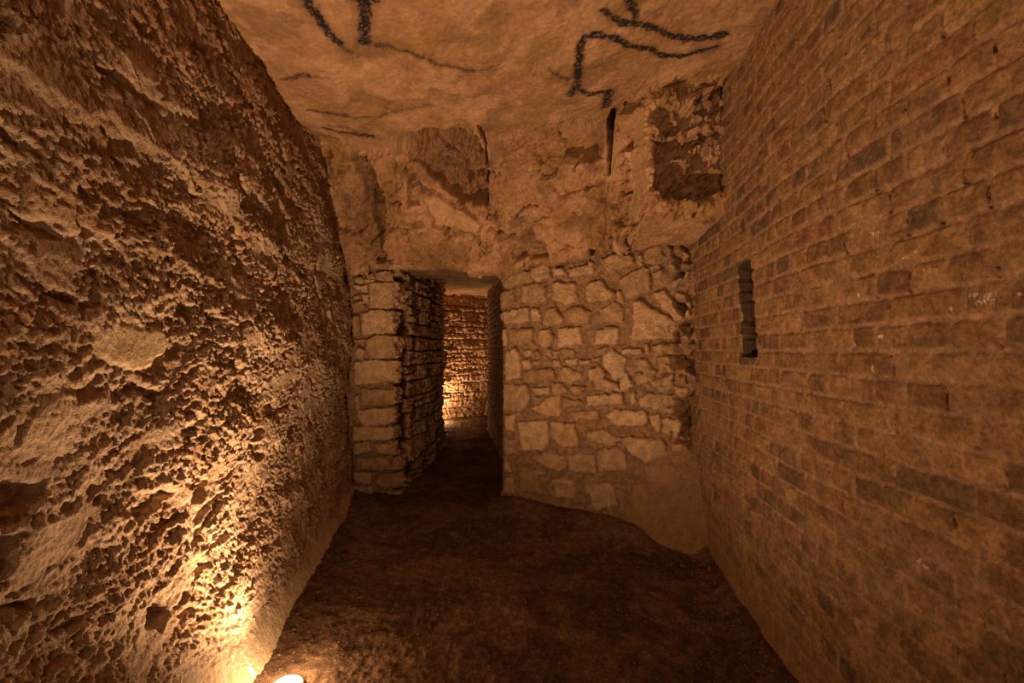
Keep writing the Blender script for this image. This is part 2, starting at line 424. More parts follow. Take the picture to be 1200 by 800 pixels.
# ---- rubble infill wall, traced stone by stone in the plane of the wall
RA = np.array([-.087, 4.02]); RB = np.array([1.30, 3.09]); RL = np.linalg.norm(RB - RA); RU = (RB - RA) / RL
def rub_pt(px, py):
    d = ray(px, py); n = np.array([-RU[1], RU[0]])
    k = (RA @ n) / (d[:2] @ n); p = d * k; return (float((p[:2] - RA) @ RU), CAM_H + p[2])
def crop(ox, oy, s, polys, f): return [[f(ox + x / s, oy + y / s) for x, y in p] for p in polys]
SA = [[(75,240),(110,215),(245,225),(245,275),(120,315),(85,300)],[(250,215),(350,180),(360,260),(290,280),(250,265)],[(365,210),(420,200),(445,245),(370,255)],
[(455,215),(580,185),(590,235),(460,260)],[(55,345),(145,325),(165,400),(75,440),(55,400)],[(205,300),(320,290),(335,380),(300,400),(195,390)],
[(370,290),(490,290),(500,390),(440,415),(365,380)],[(70,455),(230,420),(240,500),(105,520),(75,490)],[(330,440),(385,420),(430,490),(410,520),(315,525)],
[(440,435),(520,415),(580,450),(560,515),(450,505)],[(130,545),(255,540),(260,620),(170,635),(130,610)],[(290,555),(350,540),(375,580),(360,630),(320,645),(290,620)],
[(395,540),(520,530),(530,625),(400,640)],[(110,670),(160,645),(190,690),(192,810),(110,823),(98,760)],[(205,665),(250,660),(255,690),(215,697)],
[(265,665),(300,660),(305,690),(270,695)],[(200,710),(245,705),(250,760),(210,765)],[(365,715),(405,715),(410,755),(370,755)],[(330,655),(360,655),(360,690),(335,695)],
[(375,665),(400,665),(400,705),(380,700)],[(410,655),(480,655),(485,680),(430,705)],[(510,715),(570,715),(570,740),(520,742)],
[(205,775),(360,755),(385,810),(370,825),(215,838),(200,805)],[(405,770),(440,750),(520,790),(530,815),(450,848),(415,810)],
[(85,540),(115,545),(120,625),(90,640)],[(250,430),(290,430),(300,500),(255,500)],[(260,720),(300,718),(300,742),(262,742)],[(430,712),(500,705),(505,735),(440,745)]]
SB = [[(65,160),(150,125),(240,140),(255,185),(120,232),(85,205)],[(310,110),(370,80),(455,80),(465,150),(380,195),(305,180)],
[(170,265),(300,200),(335,215),(350,330),(275,355),(210,375),(180,330)],[(350,235),(470,175),(510,270),(480,315),(370,300)],
[(365,345),(410,330),(480,390),(515,490),(480,490),(400,420)],[(250,400),(290,380),(370,440),(480,500),(470,590),(250,612),(228,590),(250,490)],
[(-10,290),(60,275),(145,350),(130,380),(0,400),(-15,350)],[(150,335),(180,335),(195,395),(160,395)],[(65,440),(130,395),(185,420),(190,510),(75,505)],
[(45,545),(165,530),(170,625),(30,630)],[(85,690),(130,655),(205,705),(200,790),(150,830),(85,740)],[(245,720),(310,695),(370,780),(350,800),(270,770)],
[(375,695),(500,690),(525,780),(390,785)],[(345,640),(400,620),(500,625),(520,680),(370,690)],[(180,655),(290,655),(300,675),(190,680)],
[(305,625),(325,620),(330,680),(310,670)],[(470,350),(500,340),(550,370),(540,385),(475,370)],[(330,200),(400,195),(350,225)],[(50,655),(100,650),(100,680),(55,680)],
[(20,705),(65,700),(65,720),(20,722)],[(0,760),(60,745),(95,790),(90,830),(10,830)],[(525,225),(555,225),(555,255),(525,255)],[(480,95),(540,90),(545,170),(490,160)],
[(0,170),(25,180),(20,240),(0,245)],[(270,140),(290,140),(295,190),(270,185)],[(520,400),(550,400),(555,470),(530,470)],[(495,520),(545,520),(550,600),(500,600)]]
SC = [[(95,95),(210,95),(240,110),(240,200),(190,245),(95,238)],[(255,115),(350,110),(355,150),(270,155)],[(265,170),(320,165),(280,190)],
[(255,235),(330,165),(405,155),(410,270),(340,277)],[(470,100),(550,110),(530,145),(480,150)],[(365,85),(420,90),(455,145),(370,150)],
[(557,158),(753,142),(762,207),(560,212)],[(455,255),(510,240),(620,240),(625,290),(490,290)],[(105,260),(160,260),(160,350),(110,345)],
[(180,300),(340,290),(345,400),(310,460),(190,460)],[(355,300),(490,310),(520,440),(420,445),(365,390)],[(245,495),(320,470),(430,490),(440,550),(400,575),(310,545)],
[(450,490),(520,475),(600,480),(605,580),(455,580)],[(100,390),(160,400),(175,480),(105,480)],[(170,540),(270,570),(310,700),(190,680)],
[(360,620),(480,620),(500,720),(390,720)],[(560,350),(612,345),(650,390),(600,410)],[(250,560),(320,565),(330,595),(270,590)],[(100,520),(130,520),(135,580),(100,580)],
[(420,165),(540,190),(540,215),(430,220)],[(540,620),(610,610),(620,700),(550,705)],[(100,610),(150,610),(160,700),(100,690)]]
SD = [[(20,55),(60,40),(130,80),(140,100),(30,95)],[(130,40),(155,25),(185,75),(150,100),(135,95)],[(185,25),(260,20),(270,50),(200,75)],
[(250,60),(340,30),(355,100),(290,100)],[(165,110),(185,95),(195,140),(175,155)],[(205,130),(240,105),(380,120),(385,180),(340,190),(210,165)],
[(65,200),(100,175),(220,175),(245,210),(220,240),(115,240)],[(245,195),(290,190),(300,250),(285,270),(260,240)],[(300,210),(380,210),(385,280),(410,300),(360,300),(305,260)],
[(120,285),(300,290),(330,350),(235,385),(180,360)],[(-10,270),(60,250),(130,300),(100,325),(10,300)],[(40,335),(120,330),(150,350),(150,420),(40,420)],
[(340,315),(400,310),(415,340),(350,345)],[(230,400),(350,400),(380,430),(330,470),(240,460)],[(-10,355),(25,360),(28,430),(-10,435)],[(365,35),(400,35),(405,70),(370,70)],
[(0,480),(90,470),(130,560),(20,580)],[(180,480),(240,470),(260,560),(200,600)],[(290,-20),(390,-20),(400,20),(300,15)],[(355,80),(400,85),(400,125),(360,125)],[(340,355),(390,355),(400,385),(350,390)]]
stones = crop(570, 270, 4.706, SA, rub_pt) + crop(690, 270, 4.706, SB, rub_pt) + crop(570, 430, 4.706, SC, rub_pt) + crop(690, 430, 3.48, SD, rub_pt)
a = np.concatenate([axis((-.55, 0, .02)), axis((0.006, RL + .22, .0048))]); b = axis((-.06, 2.25, .0048))
A, B = np.meshgrid(a, b, indexing='ij')
H, CR = stone_field(A, B, stones, 300, edge=.024, relief=.026, joint=.011, warp=.010, stone_cols=LIME, mort_col=col(.315, .195, .115))
# deep gaps in the corner beside the bricks and under the rock
gapn = fbm(A * 6, B * 6, 333, 3, .5)
g1 = sstep(.14, .04, np.abs(A - 1.47)) * sstep(.0, .35, gapn + .1)
gz = sstep(-.06, .02, B - 2.02) * 0
H -= .10 * sstep(1.43, 1.50, A) * sstep(-.05, .2, gapn) * sstep(.5, .8, B) + .05 * sstep(1.34, 1.44, A) * sstep(.25, .4, gapn) * sstep(.5, .8, B)
# earthy plaster over the foot of the wall, thickest in the corner
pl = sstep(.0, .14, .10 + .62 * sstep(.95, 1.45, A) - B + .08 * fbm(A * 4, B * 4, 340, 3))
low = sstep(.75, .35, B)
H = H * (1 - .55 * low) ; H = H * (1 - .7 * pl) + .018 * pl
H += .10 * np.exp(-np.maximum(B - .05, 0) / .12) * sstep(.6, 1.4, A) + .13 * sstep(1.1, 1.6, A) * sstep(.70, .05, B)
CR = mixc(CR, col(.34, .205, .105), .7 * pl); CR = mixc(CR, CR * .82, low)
# return of the wall at the doorway: wrap the grid round the jamb
back = np.clip(-a, 0, None)
NX, NY = RU[1], -RU[0]       # towards the room
px_ = RA[0] + RU[0] * np.clip(A, 0, None) + H * NX
py_ = RA[1] + RU[1] * np.clip(A, 0, None) + H * NY
jamb = (A < 0)
px_ = np.where(jamb, RA[0] - .0 + H * -.9 + .03 * (-A), px_); py_ = np.where(jamb, RA[1] - A + H * -.2, py_)
edge_r = np.exp(-((A) / .02) ** 2); px_ += .010 * edge_r; py_ += .012 * edge_r
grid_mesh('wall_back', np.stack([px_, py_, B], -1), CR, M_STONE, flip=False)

# ---- stone pier on the left of the doorway: front face traced, long side dry laid
PF = 4.26; PX0, PX1 = -1.54, -1.085; SIDE = np.array([.105, 2.24]); SL = np.linalg.norm(SIDE)
def pier_pt(px, py):
    p = at_depth(px, py, PF); return (float(p[0] - PX1), float(p[2]))
SE = [[(215,110),(270,90),(320,95),(335,155),(290,160),(225,145)],[(140,115),(200,108),(215,140),(160,142)],[(85,130),(130,125),(145,160),(110,175),(88,160)],
[(75,180),(160,180),(165,220),(130,225),(80,200)],[(175,165),(325,165),(328,325),(250,330),(180,325)],[(70,295),(130,280),(150,320),(120,350),(70,345)],
[(125,360),(200,335),(328,345),(328,480),(130,490)],[(75,375),(115,372),(118,500),(75,500)],[(155,520),(230,490),(328,500),(325,635),(180,640),(150,590)],
[(80,610),(110,565),(150,590),(135,650),(80,640)],[(85,525),(145,520),(150,540),(85,540)],[(85,660),(200,645),(325,655),(325,775),(240,795),(80,800)],
[(75,255),(110,245),(115,262),(70,275)],[(150,150),(215,148),(200,162),(150,165)],[(125,240),(168,235),(170,300),(140,290)]]
SF = [[(115,75),(280,80),(325,85),(325,175),(230,170),(115,180)],[(100,200),(325,182),(325,250),(280,285),(130,298),(90,240)],[(75,300),(320,300),(322,350),(270,380),(75,378)],
[(75,395),(165,385),(180,440),(80,465)],[(190,400),(300,395),(305,465),(215,450)],[(85,480),(280,475),(300,545),(100,548)],
[(205,590),(270,560),(320,570),(325,640),(270,655),(215,630)],[(75,560),(190,560),(185,630),(90,620)],[(80,110),(105,115),(105,190),(85,200)],[(80,640),(190,640),(200,690),(90,690)]]
ps_ = crop(400, 300, 5.33, SE, pier_pt) + crop(400, 440, 5.0, SF, pier_pt)
side = coursed(.02, SL + .1, -.05, 2.45, 17, .10, .20, .18, .55, .009)
def qz(y): return 1.30 + (411 - y) / 545 * PF
QY = [(330, 361, .24), (363, 391, .10), (393, 420, .22), (422, 449, .09), (454, 474, .20), (476, 497, .12), (499, 514, .18), (516, 532, .08), (535, 550, .20), (553, 571, .14)]
quoins = [[(-.05, qz(y1)), (w, qz(y1) + .004), (w + .008, qz(y0) - .002), (-.05, qz(y0))] for y0, y1, w in QY]
side = [q for q in side if np.mean([p[0] for p in q]) > .02 and not any(min(p[0] for p in q) < w - .02 and np.mean([p[1] for p in q]) > qz(y1) - .03 and np.mean([p[1] for p in q]) < qz(y0) + .03 for y0, y1, w in QY)]
side = side + quoins
a = np.concatenate([axis((PX0 - PX1, 0, .0052)), grow_axis(.004, SL, lambda v: .006)]); b = axis((-.06, 2.5, .0055))
A, B = np.meshgrid(a, b, indexing='ij')
B = B * (np.interp(A, [-.6, 0, SL], [2.08, 2.09, 2.34]) / 2.5)
H1, C1 = stone_field(A, B, ps_, 400, edge=.016, relief=.024, joint=.022, warp=.005, stone_cols=LIME, mort_col=col(.30, .19, .11))
H2, C2 = stone_field(A, B, side, 420, edge=.020, relief=.030, joint=.045, warp=.009, stone_cols=LIME, mort_col=col(.20, .12, .07), rough=2.6)
m = sstep(-.004, .004, A); H = H1 * (1 - m) + H2 * m; C = mixc(C1, C2, m)
H2d = .03 * fbm(A * 2.2, B * 2.2, 431, 3)
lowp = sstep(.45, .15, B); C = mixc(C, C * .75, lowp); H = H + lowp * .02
sx, sy = SIDE / SL
X = np.where(A < 0, PX1 + A, PX1 + A * sx); Yp = np.where(A < 0, PF, PF + A * sy)
ang = m * (math.pi / 2 - math.atan2(sx, sy) * 0)
cn = np.exp(-(A / .012) ** 2) * .35
nx = m * 1.0; ny = -(1 - m)
X = X + H * nx + H2d * m + .03 * sstep(.5, 0, B) * m; Yp = Yp + H * ny - .03 * sstep(.6, 0, B) * (1 - m)
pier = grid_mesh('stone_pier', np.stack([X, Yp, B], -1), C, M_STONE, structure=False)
tag(pier, 'pier of squared limestone blocks with dry laid rubble side, left of the passage opening', 'pier')

# ---- far end of the passage
P0 = np.array([-2.0, 8.35]); P1 = np.array([-.35, 9.75]); L_ = np.linalg.norm(P1 - P0); U_ = (P1 - P0) / L_
a = axis((0, L_, .011)); b = axis((-.06, 2.75, .010)); A, B = np.meshgrid(a, b, indexing='ij')
H, C = stone_field(A, B, coursed(-.05, L_ + .1, -.05, 2.8, 23, .09, .20, .16, .50, .006), 500, edge=.03, relief=.05, joint=.02, warp=.02, stone_cols=LIME, mort_col=col(.38, .25, .15), rough=2.6)
H += .03 * fbm(A * 2, B * 3, 510, 3, .5) + .008 * sstep(1.0, 1.6, B) * ridged(A * 4, B * 7, 511, 3, .6)
grid_mesh('wall_far', np.stack([P0[0] + U_[0] * A + H * U_[1], P0[1] + U_[1] * A - H * U_[0], B], -1), C, M_STONE)
Q0 = np.array([-.385, 7.54]); Q1 = np.array([.02, 4.6]); L_ = np.linalg.norm(Q1 - Q0); U_ = (Q1 - Q0) / L_
a = np.concatenate([axis((-2.2, 0, .03)), axis((.006, L_, .008))]); b = axis((-.06, 2.6, .008)); A, B = np.meshgrid(a, b, indexing='ij')
h, C, _ = brick_field(A, B, 600, 1.8)
bx = np.where(A < 0, Q0[0] + .02 - .05 * A * 0, Q0[0] + U_[0] * A - h * 1.0)
by = np.where(A < 0, Q0[1] - A, Q0[1] + U_[1] * A)
grid_mesh('wall_passage', np.stack([bx, by, B], -1), C, M_BRICK)

# ================================================================== rock roof: flat over the chamber, breaking down to the lintel, low over the passage
COLS = [  # each column: r0 rear, r1 overhead, r2 brow, r3 mid face, r4 lower edge, r5 underside, r6 far
 [(-1.25,-2.9,2.70),(-1.35,1.6,2.74),(-1.62,3.45,2.84),(-1.66,3.80,2.42),(-1.68,4.02,2.05),(-1.68,4.40,2.045),(-2.4,10.2,2.48)],
 [(-.70,-2.9,2.70),(-.80,1.6,2.74),(-1.08,3.38,2.76),(-1.10,3.78,2.38),(-1.085,4.05,2.00),(-1.08,4.45,2.06),(-1.3,10.2,2.48)],
 [(-.66,-2.9,2.70),(-.76,1.6,2.74),(-1.00,3.36,2.78),(-1.00,3.72,2.39),(-1.00,4.03,2.00),(-1.00,4.50,2.07),(-1.2,10.2,2.48)],
 [(-.05,-2.9,2.70),(-.08,1.6,2.76),(-.10,3.22,2.77),(-.10,3.62,2.38),(-.10,3.92,1.985),(-.10,4.35,2.06),(.1,10.2,2.48)],
 [(.66,-2.9,2.70),(.64,1.6,2.74),(.66,2.92,2.76),(.70,3.16,2.40),(.76,3.30,2.035),(.80,3.7,2.06),(1.0,4.6,2.1)],
 [(.70,-2.9,2.70),(.68,1.6,2.74),(.72,2.50,2.74),(.765,2.54,2.42),(.755,2.56,2.10),(.80,3.08,2.035),(1.1,4.6,2.1)],
 [(1.25,-2.9,2.70),(1.30,1.6,2.74),(1.32,2.48,2.74),(1.34,2.50,2.42),(1.34,2.52,2.10),(1.4,3.1,2.045),(1.5,4.6,2.1)]]
COLS = np.array(COLS, float)
UN = [110, 28, 190, 175, 110, 115]; SN = [60, 250, 115, 95, 75, 190]
def interp_net(N, cu, cs):
    us = np.concatenate([np.linspace(i, i + 1, n, endpoint=False) for i, n in enumerate(cu)] + [[len(cu)]])
    ss = np.concatenate([np.linspace(i, i + 1, n, endpoint=False) for i, n in enumerate(cs)] + [[len(cs)]])
    iu = np.minimum(us.astype(int), len(cu) - 1); fu = (us - iu)[:, None, None]
    js = np.minimum(ss.astype(int), len(cs) - 1); fs = (ss - js)[None, :, None]
    a = N[iu][:, js]; b = N[iu + 1][:, js]; c = N[iu][:, js + 1]; d = N[iu + 1][:, js + 1]
    return (a * (1 - fu) + b * fu) * (1 - fs) + (c * (1 - fu) + d * fu) * fs, us, ss
P, us, ss = interp_net(COLS, UN, SN)
P = smooth_axis(smooth_axis(P, 1, 60), 0, 12)
def normals(P):
    du = np.gradient(P, axis=0); ds = np.gradient(P, axis=1); n = np.cross(du, ds)
    n /= np.linalg.norm(n, axis=-1, keepdims=True) + 1e-9
    return n
Nn = normals(P)
if Nn[200, 150, 2] > 0: Nn = -Nn
Nn = smooth_axis(smooth_axis(Nn, 1, 20), 0, 20); Nn /= np.linalg.norm(Nn, axis=-1, keepdims=True)
U, S = np.meshgrid(us, ss, indexing='ij')
ar = np.concatenate([np.zeros((P.shape[0], 1)), np.cumsum(np.linalg.norm(np.diff(P, axis=1), axis=-1), axis=1)], 1)
ca = P[..., 0] + .6 * np.clip(P[..., 1] - 2.5, 0, 1) * sstep(3.9, 4.1, U) * sstep(5.1, 4.9, U); cb = ar - ar[:, [np.searchsorted(ss, 2.0)]]   # 0 at the brow
PXp, PYp = project(P)
def roof_pt(px, py):
    vis = (S > .8) & (S < 5)
    d = (PXp - px) ** 2 + (PYp - py) ** 2 + (~vis) * 1e6
    i = np.unravel_index(np.argmin(d), d.shape); return P[i]
face = sstep(1.80, 2.08, S) * sstep(4.6, 4.2, S)
Dr = .020 * fbm(ca * 1.3, cb * 1.3, 700, 3) * sstep(0.5, 1.2, S)
Dr += .0085 * fbm(ca * 7, cb * 7, 705, 5, .6) + .0012 * fbm(ca * 40, cb * 40, 707, 3)
f1, d1, c1 = facets(ca * 3.4 + .35 * fbm(ca * 5, cb * 5, 711, 3), cb * 3.6 + .35 * fbm(ca * 5, cb * 5, 712, 3), 710, .7)
f2, d2, c2 = facets(ca * 10 + .4 * fbm(ca * 12, cb * 12, 713, 3), cb * 13 + .4 * fbm(ca * 12, cb * 12, 714, 3), 715, .8)
Dr += face * (.110 * f1 + .034 * f2 * sstep(-.25, .2, fbm(ca * 3, cb * 3, 716, 3)) + .030 * fbm(ca * 6, cb * 6, 717, 4, .6))
Dr += .010 * sstep(4.9, 5.2, S) * fbm(ca * 4, cb * 4, 720, 3)
RC = mixc(col(.40, .230, .125), col(.50, .305, .18), sstep(-.4, .4, fbm(ca * 2.1, cb * 2.1, 730, 4, .6)))
RC = mixc(RC, col(.31, .185, .070), .75 * sstep(.05, .5, fbm(ca * 2.6 + 4, cb * 2.6, 735, 4, .6)))
RC = mixc(RC, col(.25, .145, .09), .6 * sstep(.2, .6, fbm(ca * 4 + 4, cb * 4, 737, 4, .6)))
def screen_poly_to_net(pts):
    q = [roof_pt(*p) for p in pts]; return q
def flat_sd(pts3):
    """signed distance measured in the plane through the traced points"""
    q = np.array(pts3); c = q.mean(0); u, s_, vt = np.linalg.svd(q - c); e1, e2 = vt[0], vt[1]; n = vt[2]
    w = P - c + (.016 * fbm(ca * 9, cb * 9, 741, 3))[..., None] * e1 + (.016 * fbm(ca * 9, cb * 9, 742, 3))[..., None] * e2
    sdv = poly_sd(w @ e1, w @ e2, [((p - c) @ e1, (p - c) @ e2) for p in q])
    near = np.abs((P - c) @ n) < .35
    return np.where(near & (S > 1.2), sdv, -1.0), w
def hollow(pts, depth, edge, rough_amt, dark=.0, tiltpx=None):
    global Dr, RC
    p3 = screen_poly_to_net(pts); sdv, w = flat_sd(p3)
    k = sstep(-.004, edge, sdv); dd = depth
    if tiltpx is not None:
        a3, b3 = roof_pt(*tiltpx[0]), roof_pt(*tiltpx[1]); e = b3 - a3
        dd = depth * np.clip(((P - a3) @ e) / (e @ e), 0, 1.15)
    tex = rough_amt * (ridged(ca * 14 + cb * 5, cb * 7 - ca * 4, 745, 4, .6) * .5 + 1.1 * fbm(ca * 13, cb * 13, 746, 4, .65))
    Dr = Dr + k * (-dd + tex)
    RC = mixc(RC, RC * (1 - dark), k)  # shade of the hollow painted into the rock colour
def smoothpatch(pts, lift):
    global Dr, RC
    p3 = screen_poly_to_net(pts); sdv, w = flat_sd(p3); k = sstep(-.004, .03, sdv)
    Dr = Dr * (1 - .85 * k) + lift * k; RC = mixc(RC, col(.50, .33, .18), .6 * k)
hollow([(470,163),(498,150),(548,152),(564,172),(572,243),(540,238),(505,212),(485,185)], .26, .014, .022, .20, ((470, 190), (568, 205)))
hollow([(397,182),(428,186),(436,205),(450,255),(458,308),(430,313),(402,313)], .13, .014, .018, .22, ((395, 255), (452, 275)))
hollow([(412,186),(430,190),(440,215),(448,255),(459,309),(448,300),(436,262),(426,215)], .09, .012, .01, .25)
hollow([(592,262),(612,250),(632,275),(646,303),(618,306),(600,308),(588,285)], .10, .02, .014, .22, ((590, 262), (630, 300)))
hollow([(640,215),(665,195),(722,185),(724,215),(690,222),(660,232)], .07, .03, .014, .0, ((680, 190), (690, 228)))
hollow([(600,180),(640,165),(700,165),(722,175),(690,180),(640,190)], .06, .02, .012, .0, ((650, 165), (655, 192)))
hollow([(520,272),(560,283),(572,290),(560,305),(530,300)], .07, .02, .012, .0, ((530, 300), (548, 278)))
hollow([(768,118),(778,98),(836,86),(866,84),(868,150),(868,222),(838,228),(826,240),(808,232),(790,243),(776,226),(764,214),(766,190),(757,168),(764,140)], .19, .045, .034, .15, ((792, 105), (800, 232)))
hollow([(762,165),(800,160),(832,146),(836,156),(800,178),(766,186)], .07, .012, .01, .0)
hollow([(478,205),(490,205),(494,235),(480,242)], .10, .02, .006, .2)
smoothpatch([(498,228),(515,226),(570,262),(560,275),(510,262)], .035)
smoothpatch([(738,140),(756,120),(758,235),(742,275)], .0)
# slits cut in the rock
def slit(pts, depth, half):
    global Dr, RC
    p3 = [roof_pt(*p) for p in pts]; d = line_d3(P, p3)
    k = sstep(half + .004, half - .004, d); Dr = Dr - depth * k; RC = mixc(RC, RC * .4, k)
slit([(562,152),(567,165),(570,190),(571,215),(571,244)], .16, .011)
def corner_slit(u, y0, y1, depth):
    global Dr, RC
    i = np.argmin(np.abs(us - u)); path = P[i]; js = [j for j in range(len(ss)) if 1.5 < ss[j] < 4.0 and y0 <= PYp[i, j] <= y1]
    pts = [path[j] for j in js[::6]]; d = line_d3(P, pts)
    t = np.interp(P[..., 2], [pts[-1][2], pts[0][2]], [.008, .022])
    qq = .9 * sstep(.10, .03, d); Dr = Dr * (1 - qq)
    k = sstep(t + .004, t - .004, d); Dr = Dr - depth * k; RC = mixc(RC, RC * .4, k)
corner_slit(3.955, 128, 206, .20)
slit([(457,312),(450,300)], .10, .018)
# charcoal drawing on the roof
def stroke(pts, wpx, dark):
    global RC
    p3 = [roof_pt(*p) for p in pts]; dep = np.mean([p[1] for p in p3]); half = wpx * .63 * dep / FPX
    d = line_d3(P, p3) + .010 * fbm(ca * 22, cb * 22, 760, 3, .6)
    k = sstep(half * 1.35, half * .55, d) * np.clip(.92 + .8 * fbm(ca * 60, cb * 60, 765, 3, .7), .3, 1) * dark
    RC = mixc(RC, col(.026, .022, .024), np.clip(k + .22 * dark * sstep(half * 2.6, half, d), 0, 1))
for pts, w, dk in [
    ([(357,-6),(363,8),(372,22),(384,38),(396,52)], 9, .9), ([(396,52),(410,62)], 5, .5),
    ([(424,-4),(428,20),(427,36),(426,50)], 12, .9), ([(418,0),(442,1)], 7, .8),
    ([(443,54),(462,60),(482,65),(510,74),(535,80),(556,85)], 5, .6), ([(556,85),(575,80),(588,72)], 3, .35),
    ([(334,91),(348,87),(362,87)], 7, .65), ([(362,87),(385,89)], 3, .4),
    ([(362,129),(385,131),(405,134)], 5, .65), ([(405,136),(440,137),(470,130),(505,124)], 4, .4),
    ([(382,152),(400,156),(416,157),(424,162),(436,164)], 7, .8),
    ([(384,147),(410,150),(430,160)], 3, .4),
    ([(706,12),(712,18),(730,27),(745,28),(770,34),(795,42),(815,44),(848,40)], 8, .92),
    ([(735,-6),(740,6),(745,20)], 9, .9),
    ([(838,54),(815,61),(795,65),(778,64),(762,56),(745,53),(728,48),(712,42),(698,39),(686,43),(680,52),(679,70),(677,88)], 8, .92),
    ([(677,88),(676,98),(668,108)], 8, .8), ([(676,102),(690,109),(702,107),(710,105)], 6, .85), ([(714,106),(712,116),(708,124)], 9, .85),
    ([(644,82),(655,88),(664,90)], 5, .6)]:
    stroke(pts, w, dk)
P2 = P + Nn * Dr[..., None]
j4 = int(np.searchsorted(ss, 4.0))
fl = (np.cross(P[201,150]-P[200,150], P[200,151]-P[200,150])[2] > 0)
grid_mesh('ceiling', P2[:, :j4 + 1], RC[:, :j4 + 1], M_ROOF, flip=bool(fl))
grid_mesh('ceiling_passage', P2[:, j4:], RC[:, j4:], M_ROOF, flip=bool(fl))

# ================================================================== rock face closing the chamber behind the camera and passage left side
def plain_rock(name, p0, p1, z0, z1, seed, step=.05, amp=.06, flip=False):
    p0 = np.array(p0); p1 = np.array(p1); L = np.linalg.norm(p1 - p0); u = (p1 - p0) / L
    A, B = np.meshgrid(axis((0, L, step)), axis((z0, z1, step)), indexing='ij')
    h = amp * fbm(A * 1.7, B * 2.6, seed, 5, .55)
    C = mixc(col(.40, .26, .16), col(.47, .32, .2), sstep(-.3, .3, fbm(A * 2, B * 2, seed + 9, 3)))
    return grid_mesh(name, np.stack([p0[0] + u[0] * A + h * u[1], p0[1] + u[1] * A - h * u[0], B], -1), C, M_CHALK, flip=flip)
plain_rock('wall_rear', (1.1, -2.7), (-1.0, -2.7), -.08, 2.9, 800)
plain_rock('wall_recess', (-2.05, 6.2), (-2.05, 8.7), -.08, 2.7, 820, .03)
plain_rock('wall_pier_back', (-.98, 6.54), (-2.1, 6.30), -.08, 2.7, 830, .03, .02)

# ================================================================== loose stones and grit on the floor
def chip_mesh(name, seeds, sizes, pts, mat):
    """angular chips as low convex lumps; one mesh"""
    import bmesh
    bm = bmesh.new()
    for sd, sz, p in zip(seeds, sizes, pts):
        rs = np.random.RandomState(sd); b2 = bmesh.new(); bmesh.ops.create_icosphere(b2, subdivisions=2 if sz > .012 else 1, radius=1)
        dirs = rs.randn(7, 3); dirs /= np.linalg.norm(dirs, axis=1)[:, None]; cut = rs.uniform(.55, .9, 7); sc = np.array([1, rs.uniform(.6, .9), rs.uniform(.45, .7)])
        a = rs.uniform(0, 6.28); vm = []
        for v in b2.verts:
            c = np.array(v.co)
            for d, k in zip(dirs, cut):
                t = c @ d
                if t > k: c = c - d * (t - k)
            c = c * sc * sz; c = np.array([c[0] * math.cos(a) - c[1] * math.sin(a), c[0] * math.sin(a) + c[1] * math.cos(a), c[2]]) + p
            vm.append(bm.verts.new(c))
        for f in b2.faces: bm.faces.new([vm[v.index] for v in f.verts])
        b2.free()
    me = bpy.data.meshes.new(name); bm.to_mesh(me); bm.free()
    at = me.color_attributes.new('Col', 'FLOAT_COLOR', 'POINT')
    n = len(me.vertices); cc = np.ones((n, 4), np.float32); cc[:, :3] = (.26, .165, .10); at.data.foreach_set('color', cc.reshape(-1))
    me.materials.append(mat); return me
def floor_at(x, y):
    i = int(np.clip(np.searchsorted(fx, x), 0, len(fx) - 1)); j = int(np.clip(np.searchsorted(fy, y), 0, len(fy) - 1)); return float(FZ[i, j])
def ground_px(px, py):
    d = ray(px, py); k = -CAM_H / d[2]; return d[0] * k, d[1] * k
LOOSE = [(702, 628, .020), (716, 634, .017), (731, 637, .022), (746, 646, .019), (760, 652, .024), (775, 655, .018), (786, 664, .023), (800, 668, .020), (812, 676, .026), (838, 692, .018), (846, 705, .024), (858, 712, .019),
         (866, 728, .022), (880, 742, .018), (822, 700, .016), (795, 690, .015), (748, 668, .014), (770, 680, .016), (850, 740, .015), (888, 768, .017), (690, 646, .013), (728, 660, .013)]
protos = [chip_mesh('loose_stone', [s_], [1.0], [np.zeros(3)], M_STONE) for s_ in range(6)]
for k, (px, py, sz) in enumerate(LOOSE):
    x, y = ground_px(px, py); o = bpy.data.objects.new('loose_stone', protos[k % 6]); scene.collection.objects.link(o)
    o.location = (x, y, floor_at(x, y) + sz * .25); o.scale = (sz,) * 3; o.rotation_euler = (0, 0, k * 1.7)
    tag(o, 'small loose stone on the dark earth floor near the rubble and brick walls', 'stone', 'loose stones along the right side of the floor')
CRUMBS = [(345, 742, .010), (338, 748, .008), (352, 730, .007), (366, 752, .009), (330, 728, .010), (360, 766, .008), (322, 742, .008), (374, 738, .007)]
for k, (px, py, sz) in enumerate(CRUMBS):
    x, y = ground_px(px, py); o = bpy.data.objects.new('chalk_crumb', protos[(k + 2) % 6]); scene.collection.objects.link(o)
    o.location = (x, y, floor_at(x, y) + sz * .25); o.scale = (sz,) * 3; o.rotation_euler = (0, 0, k * 2.1)
    tag(o, 'tiny pale crumb of stone on the earth beside the near ground light', 'crumb', 'crumbs beside the near ground light')
rs = np.random.RandomState(5); gp = []; gz = []
while len(gp) < 2600:
    y = 1.2 + 3.0 * rs.rand() ** 1.2; x = rs.uniform(left_x(y) + .1, right_x(y) - .03)
    w = .25 + .75 * np.exp(-((right_x(y) - x) / .35) ** 2) + .6 * np.exp(-((3.5 - y) / .4) ** 2) * (x > -.1) + .5 * np.exp(-((x - left_x(y) - .12) / .08) ** 2)
    wl = 4.02 - .87 * np.clip((x + .087) / 1.287, 0, 1)
    if rs.rand() > w or (x > -.1 and y > wl - .1) or np.hypot(x - MAIN_LAMP[0], y - MAIN_LAMP[1]) < .09: continue
    z = rs.uniform(.0022, .0065); gp.append(np.array([x, y, floor_at(x, y) + z * .2])); gz.append(z)
